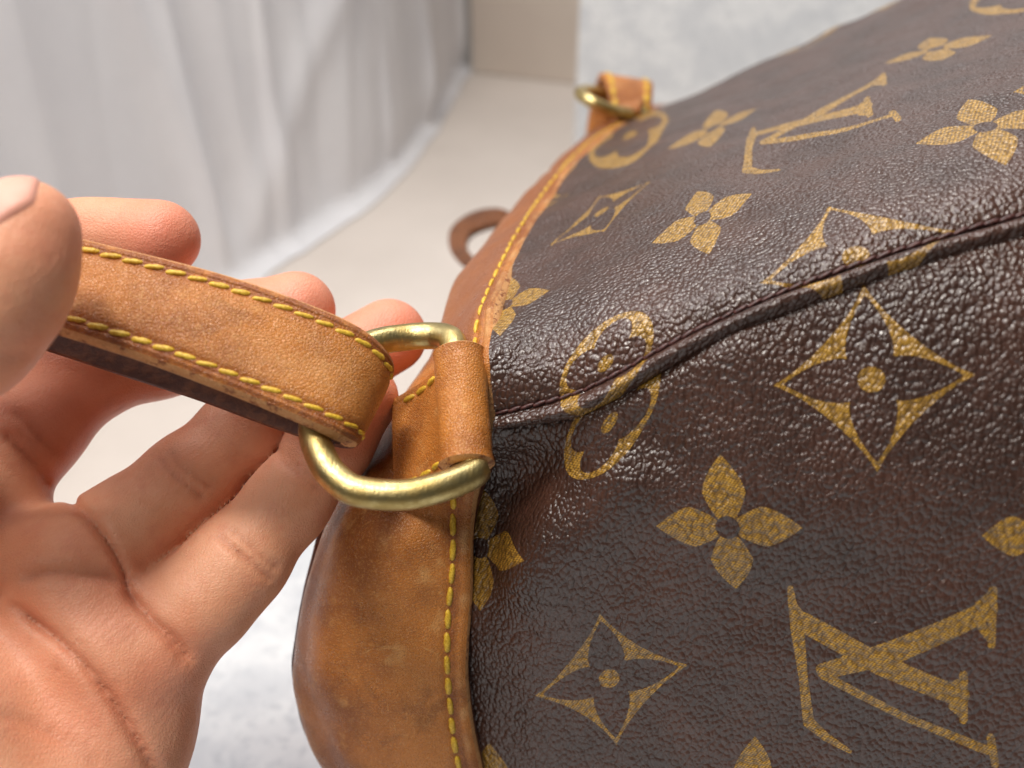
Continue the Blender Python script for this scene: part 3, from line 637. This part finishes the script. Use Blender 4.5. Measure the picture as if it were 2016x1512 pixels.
# ------------------------------------------------------------------ the hand
def hand():
    h = .00062
    lo = np.array([-.135, -.135, .108]); hi = np.array([-.010, .036, .212])
    nx, ny, nz_ = (np.ceil((hi-lo)/h)).astype(int)+1
    X, Y, Z = np.meshgrid(*[lo[k]+h*np.arange(n) for k, n in enumerate((nx, ny, nz_))], indexing='ij')
    X, Y, Z = X.astype(np.float32), Y.astype(np.float32), Z.astype(np.float32)
    def cpt(p): return np.array([(p[0]-1008)/F*p[2], (756-p[1])/F*p[2], p[2]]), p[3]*p[2]/F
    def cone(a, b):
        (A, ra), (B, rb) = cpt(a), cpt(b); v = B-A; L2 = v@v
        t_ = np.clip(((X-A[0])*v[0]+(Y-A[1])*v[1]+(Z-A[2])*v[2])/L2, 0, 1)
        return np.sqrt((X-A[0]-t_*v[0])**2+(Y-A[1]-t_*v[1])**2+(Z-A[2]-t_*v[2])**2)-(ra+(rb-ra)*t_)
    def smin(a, b, k):
        hh = np.clip(k-np.abs(a-b), 0, None)/k; return np.minimum(a, b)-hh*hh*k*.25
    def chain(pts, k=.004):
        d = None
        for a, b in zip(pts[:-1], pts[1:]):
            c = cone(a, b); d = c if d is None else smin(d, c, k)
        return d
    # px, py, depth, radius in px at that depth
    palm = chain([(-60, 1010, .1640, 128), (-140, 1500, .166, 150), (-150, 2000, .170, 170)], .01)
    for pts in ([(120, 1130, .1600, 112), (60, 1500, .1640, 140), (-20, 2000, .170, 165)],
                [(300, 1285, .1595, 102), (235, 1450, .1610, 110), (120, 1800, .168, 140), (20, 2100, .172, 150)],
                [(-260, 930, .166, 125), (-330, 1400, .166, 150), (-280, 2000, .172, 165)]):
        palm = smin(palm, chain(pts, .01), .012)
    palm = smin(palm, chain([(150, 1130, .1560, 90), (190, 1250, .1530, 78)], .006), .010)      # pads below the fingers
    palm = smin(palm, chain([(255, 1330, .1560, 90), (205, 1480, .1545, 92), (150, 1650, .1550, 120)], .008), .010)
    palm = smin(palm, chain([(235, 1165, .1640, 60), (300, 1125, .1665, 52), (345, 1082, .1690, 40)], .004), .004)   # web between the last two fingers
    thenar = chain([(-360, 1150, .146, 150), (-140, 1470, .1440, 175), (30, 1700, .1450, 185), (60, 1950, .152, 180)], .012)
    palm = smin(palm, thenar, .007)
    palm = smin(palm, chain([(-100, 1900, .17, 230), (-300, 2600, .20, 230)], .01), .02)
    fingers = [
        [(-260, 930, .166, 120), (-190, 640, .176, 98), (40, 500, .1765, 88), (200, 466, .1735, 78), (316, 470, .1710, 76)],
        [(-50, 985, .1640, 108), (65, 838, .1690, 95), (150, 742, .1735, 92), (317, 692, .1795, 84), (480, 642, .1800, 80), (584, 610, .1790, 76)],
        [(150, 1105, .1605, 104), (262, 1036, .1650, 95), (372, 946, .1690, 86), (478, 850, .1750, 79), (620, 745, .1800, 78), (766, 662, .1840, 74)],
        [(322, 1268, .1590, 99), (400, 1179, .1610, 97), (470, 1105, .1635, 90), (565, 992, .1680, 77), (650, 875, .1725, 76), (712, 785, .1745, 73)],
    ]
    D = palm
    for f in fingers:
        c = chain(f); c = smin(c, palm, .0032); D = np.minimum(D, c)
    thumb = chain([(52, 450, .1245, 97), (30, 520, .1240, 103), (-5, 590, .1245, 110), (-70, 655, .126, 122), (-260, 830, .136, 140), (-360, 1150, .146, 150)], .004)
    D = smin(D, thumb, .003)
    D = np.minimum(D, .02)
    # creases, carved into the side that faces the camera
    PX = 1008+X/Z*F; PY = 756-Y/Z*F
    CR = [([(112, 962), (150, 995), (180, 1025), (208, 1062), (236, 1112), (256, 1176), (262, 1200)], 7, .0014), ([(250, 1165), (225, 1142), (160, 1130), (90, 1128), (30, 1150)], 10, .0008),
          ([(236, 1150), (262, 1180), (300, 1222), (345, 1262), (372, 1298), (384, 1312)], 8, .0014), ([(262, 1192), (330, 1262), (366, 1320)], 5, .0006),
          ([(0, 1168), (60, 1215), (150, 1290), (230, 1390), (300, 1512), (330, 1580)], 9, .0016), ([(-60, 1120), (0, 1168)], 8, .0014),
          ([(312, 893), (330, 925), (365, 955), (410, 985)], 6, .0008), ([(330, 880), (352, 915), (392, 945), (430, 965)], 6, .0007), 
          ([(420, 1045), (455, 1075), (500, 1115), (548, 1150)], 6, .0009), ([(438, 1032), (480, 1062), (520, 1100), (560, 1130)], 6, .0007),
          ([(545, 870), (556, 905), (590, 935), (640, 975)], 6, .0006), ([(0, 845), (35, 880), (75, 925), (100, 962)], 7, .0009),
          ([(-40, 1400), (60, 1425), (160, 1485), (215, 1540)], 8, .0004), ([(60, 1170), (110, 1215), (190, 1300), (250, 1390)], 6, .00025), ([(95, 1330), (150, 1300), (215, 1290)], 6, .0002), ([(560, 880), (580, 915), (625, 945), (660, 962)], 5, .0005), ([(20, 800), (60, 845), (120, 905)], 6, .0006), ([(-30, 690), (20, 700), (60, 690)], 10, .0003)]
    def crease_field(px, py, full=False):
        tot = np.zeros_like(px); wide = np.zeros_like(px)
        for pts, wpx, amp in CR:
            p = smooth_path(np.array(pts, float), 16); e1 = np.zeros_like(px); e2 = np.zeros_like(px); e3 = np.zeros_like(px); e4 = np.zeros_like(px); w2 = wpx*1.7; nseg = len(p)-1
            for q_, (a, b) in enumerate(zip(p[:-1], p[1:])):
                v = b-a; t_ = np.clip(((px-a[0])*v[0]+(py-a[1])*v[1])/(v@v), 0, 1)
                u_ = q_+t_; fade = np.clip(np.minimum(u_, nseg-u_)/2.6, 0, 1); fade = fade*fade*(3-2*fade)*(.88+.12*np.sin(u_*.9+len(pts)*2))
                dm = (px-a[0]-t_*v[0])**2+(py-a[1]-t_*v[1])**2
                e1 = np.maximum(e1, fade*np.exp(-dm/w2**2)); e2 = np.maximum(e2, fade*np.exp(-dm/(.7*wpx)**2)); e3 = np.maximum(e3, fade*np.exp(-dm/(3.4*w2)**2)); e4 = np.maximum(e4, fade*np.exp(-dm/(wpx*2.6)**2))
            tot = np.where(np.abs(amp*(.90*e1+.45*e2-.26*e3)) > np.abs(tot), amp*(.90*e1+.45*e2-.26*e3), tot); wide = np.maximum(wide, min(amp/.0010, 1)*(.6*e2+.4*e4))
        return (tot, wide)
    near = np.abs(D) < .0035
    cf, _ = crease_field(PX[near], PY[near]); zf = Z[near]
    D[near] += cf*(zf < .185)
    D[[0, -1]] = .01; D[:, [0, -1]] = .01; D[:, :, [0, -1]] = .01
    # surface nets
    ins = D < 0
    cells = np.zeros((nx-1, ny-1, nz_-1), np.int8)
    for dx in (0, 1):
        for dy in (0, 1):
            for dz in (0, 1): cells += ins[dx:nx-1+dx, dy:ny-1+dy, dz:nz_-1+dz]
    act = (cells > 0) & (cells < 8); idx = -np.ones(act.shape, np.int64); ii = np.argwhere(act); idx[act] = np.arange(len(ii))
    acc = np.zeros((len(ii), 3)); cnt = np.zeros(len(ii))
    cs = [(a, b, c) for a in (0, 1) for b in (0, 1) for c in (0, 1)]
    for a in cs:
        for b in cs:
            if sum(b)-sum(a) == 1 and all(b[k] >= a[k] for k in range(3)):
                da = D[ii[:, 0]+a[0], ii[:, 1]+a[1], ii[:, 2]+a[2]]; db = D[ii[:, 0]+b[0], ii[:, 1]+b[1], ii[:, 2]+b[2]]
                m = (da < 0) != (db < 0); t_ = np.where(m, da/np.where(m, da-db, 1), 0)[:, None]
                acc += np.where(m[:, None], np.array(a)+t_*(np.array(b)-np.array(a)), 0); cnt += m
    V = lo+h*(ii+acc/cnt[:, None])
    Fc = []
    for axis in range(3):
        sl0 = [slice(None)]*3; sl1 = [slice(None)]*3; sl0[axis] = slice(0, -1); sl1[axis] = slice(1, None)
        a, b = ins[tuple(sl0)], ins[tuple(sl1)]; e = np.argwhere(a != b); u, v = (axis+1) % 3, (axis+2) % 3
        e = e[(e[:, u] > 0) & (e[:, v] > 0)]; pos = a[tuple(e.T)]
        def at(du, dv): q = e.copy(); q[:, u] += du; q[:, v] += dv; return q
        qs = []
        for du, dv in ((-1, -1), (0, -1), (0, 0), (-1, 0)):
            q = at(du, dv); q = np.minimum(q, np.array(idx.shape)-1); qs.append(idx[tuple(q.T)])
        q = np.stack(qs, 1); q = np.where(pos[:, None], q, q[:, ::-1]); Fc.append(q)
    Fc = np.concatenate(Fc); Fc = Fc[(Fc >= 0).all(1)]
    Fc = Fc[:, ::-1] if True else Fc
    # light Laplacian smoothing
    E = np.concatenate([Fc[:, [0, 1]], Fc[:, [1, 2]], Fc[:, [2, 3]], Fc[:, [3, 0]]])
    for it in range(3):
        s_ = np.zeros_like(V); c_ = np.zeros(len(V))
        for a, b in ((0, 1), (1, 0)):
            for k in range(3): s_[:, k] += np.bincount(E[:, a], V[E[:, b], k], len(V))
            c_ += np.bincount(E[:, a], minlength=len(V))
        V = .5*V+.5*s_/c_[:, None]
    px, py = 1008+V[:, 0]/V[:, 2]*F, 756-V[:, 1]/V[:, 2]*F
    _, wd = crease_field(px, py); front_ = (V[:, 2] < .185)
    red = np.zeros(len(V))
    for (a, b, r, amt) in ((330, 470, 120, .8), (590, 600, 120, .7), (780, 650, 140, .8), (110, 470, 90, .35), (210, 1200, 110, .35), (60, 1250, 130, .25), (330, 1340, 120, .4), (120, 780, 130, .5), (720, 800, 110, .6), (200, 1400, 160, .3)):
        red = np.maximum(red, amt*np.exp(-((px-a)**2+(py-b)**2)/r**2))
    return V, Fc, wd*front_, red
HV, HF, HW, HR = hand()
HWV = c2w(HV)
hd = mesh_obj('hand', HWV, HF, M['skin'], None, True, {'crease': HW, 'red': HR})
tag(hd, 'bare hand, palm open to view, pinching the tan leather strap between thumb and fingers', 'hand')
# thumb nail: shell over the upper outer side of the thumb tip
me = hd.data; vn = np.zeros(len(HV)*3); me.vertex_normals.foreach_get('vector', vn); vn = vn.reshape(-1, 3)
hp = pix(HWV); HVc = HV
def side_of(p, a, b): return (b[0]-a[0])*(p[:, 1]-a[1])-(b[1]-a[1])*(p[:, 0]-a[0])
sd = np.minimum(-side_of(hp, (-120, 515), (72, 400))/224, -side_of(hp, (66, 410), (84, 340))/72)
sel = (sd > -14) & (HVc[:, 2] < .1300) & (hp[:, 1] < 530) & (hp[:, 0] > -110)
keep = sel[HF].all(1); fidx = HF[keep]; used = np.unique(fidx); remap = -np.ones(len(HV), int); remap[used] = np.arange(len(used))
off = np.where(sd[used] > 0, .00035*sstep(0, 12, sd[used])+.00002*np.clip(sd[used], 0, 2), .00009*np.clip(sd[used], -14, 0))
NV = HWV[used]+vn[used]*off[:, None]
if len(used): mesh_obj('nail', NV, remap[fidx], M['nail'], hd)
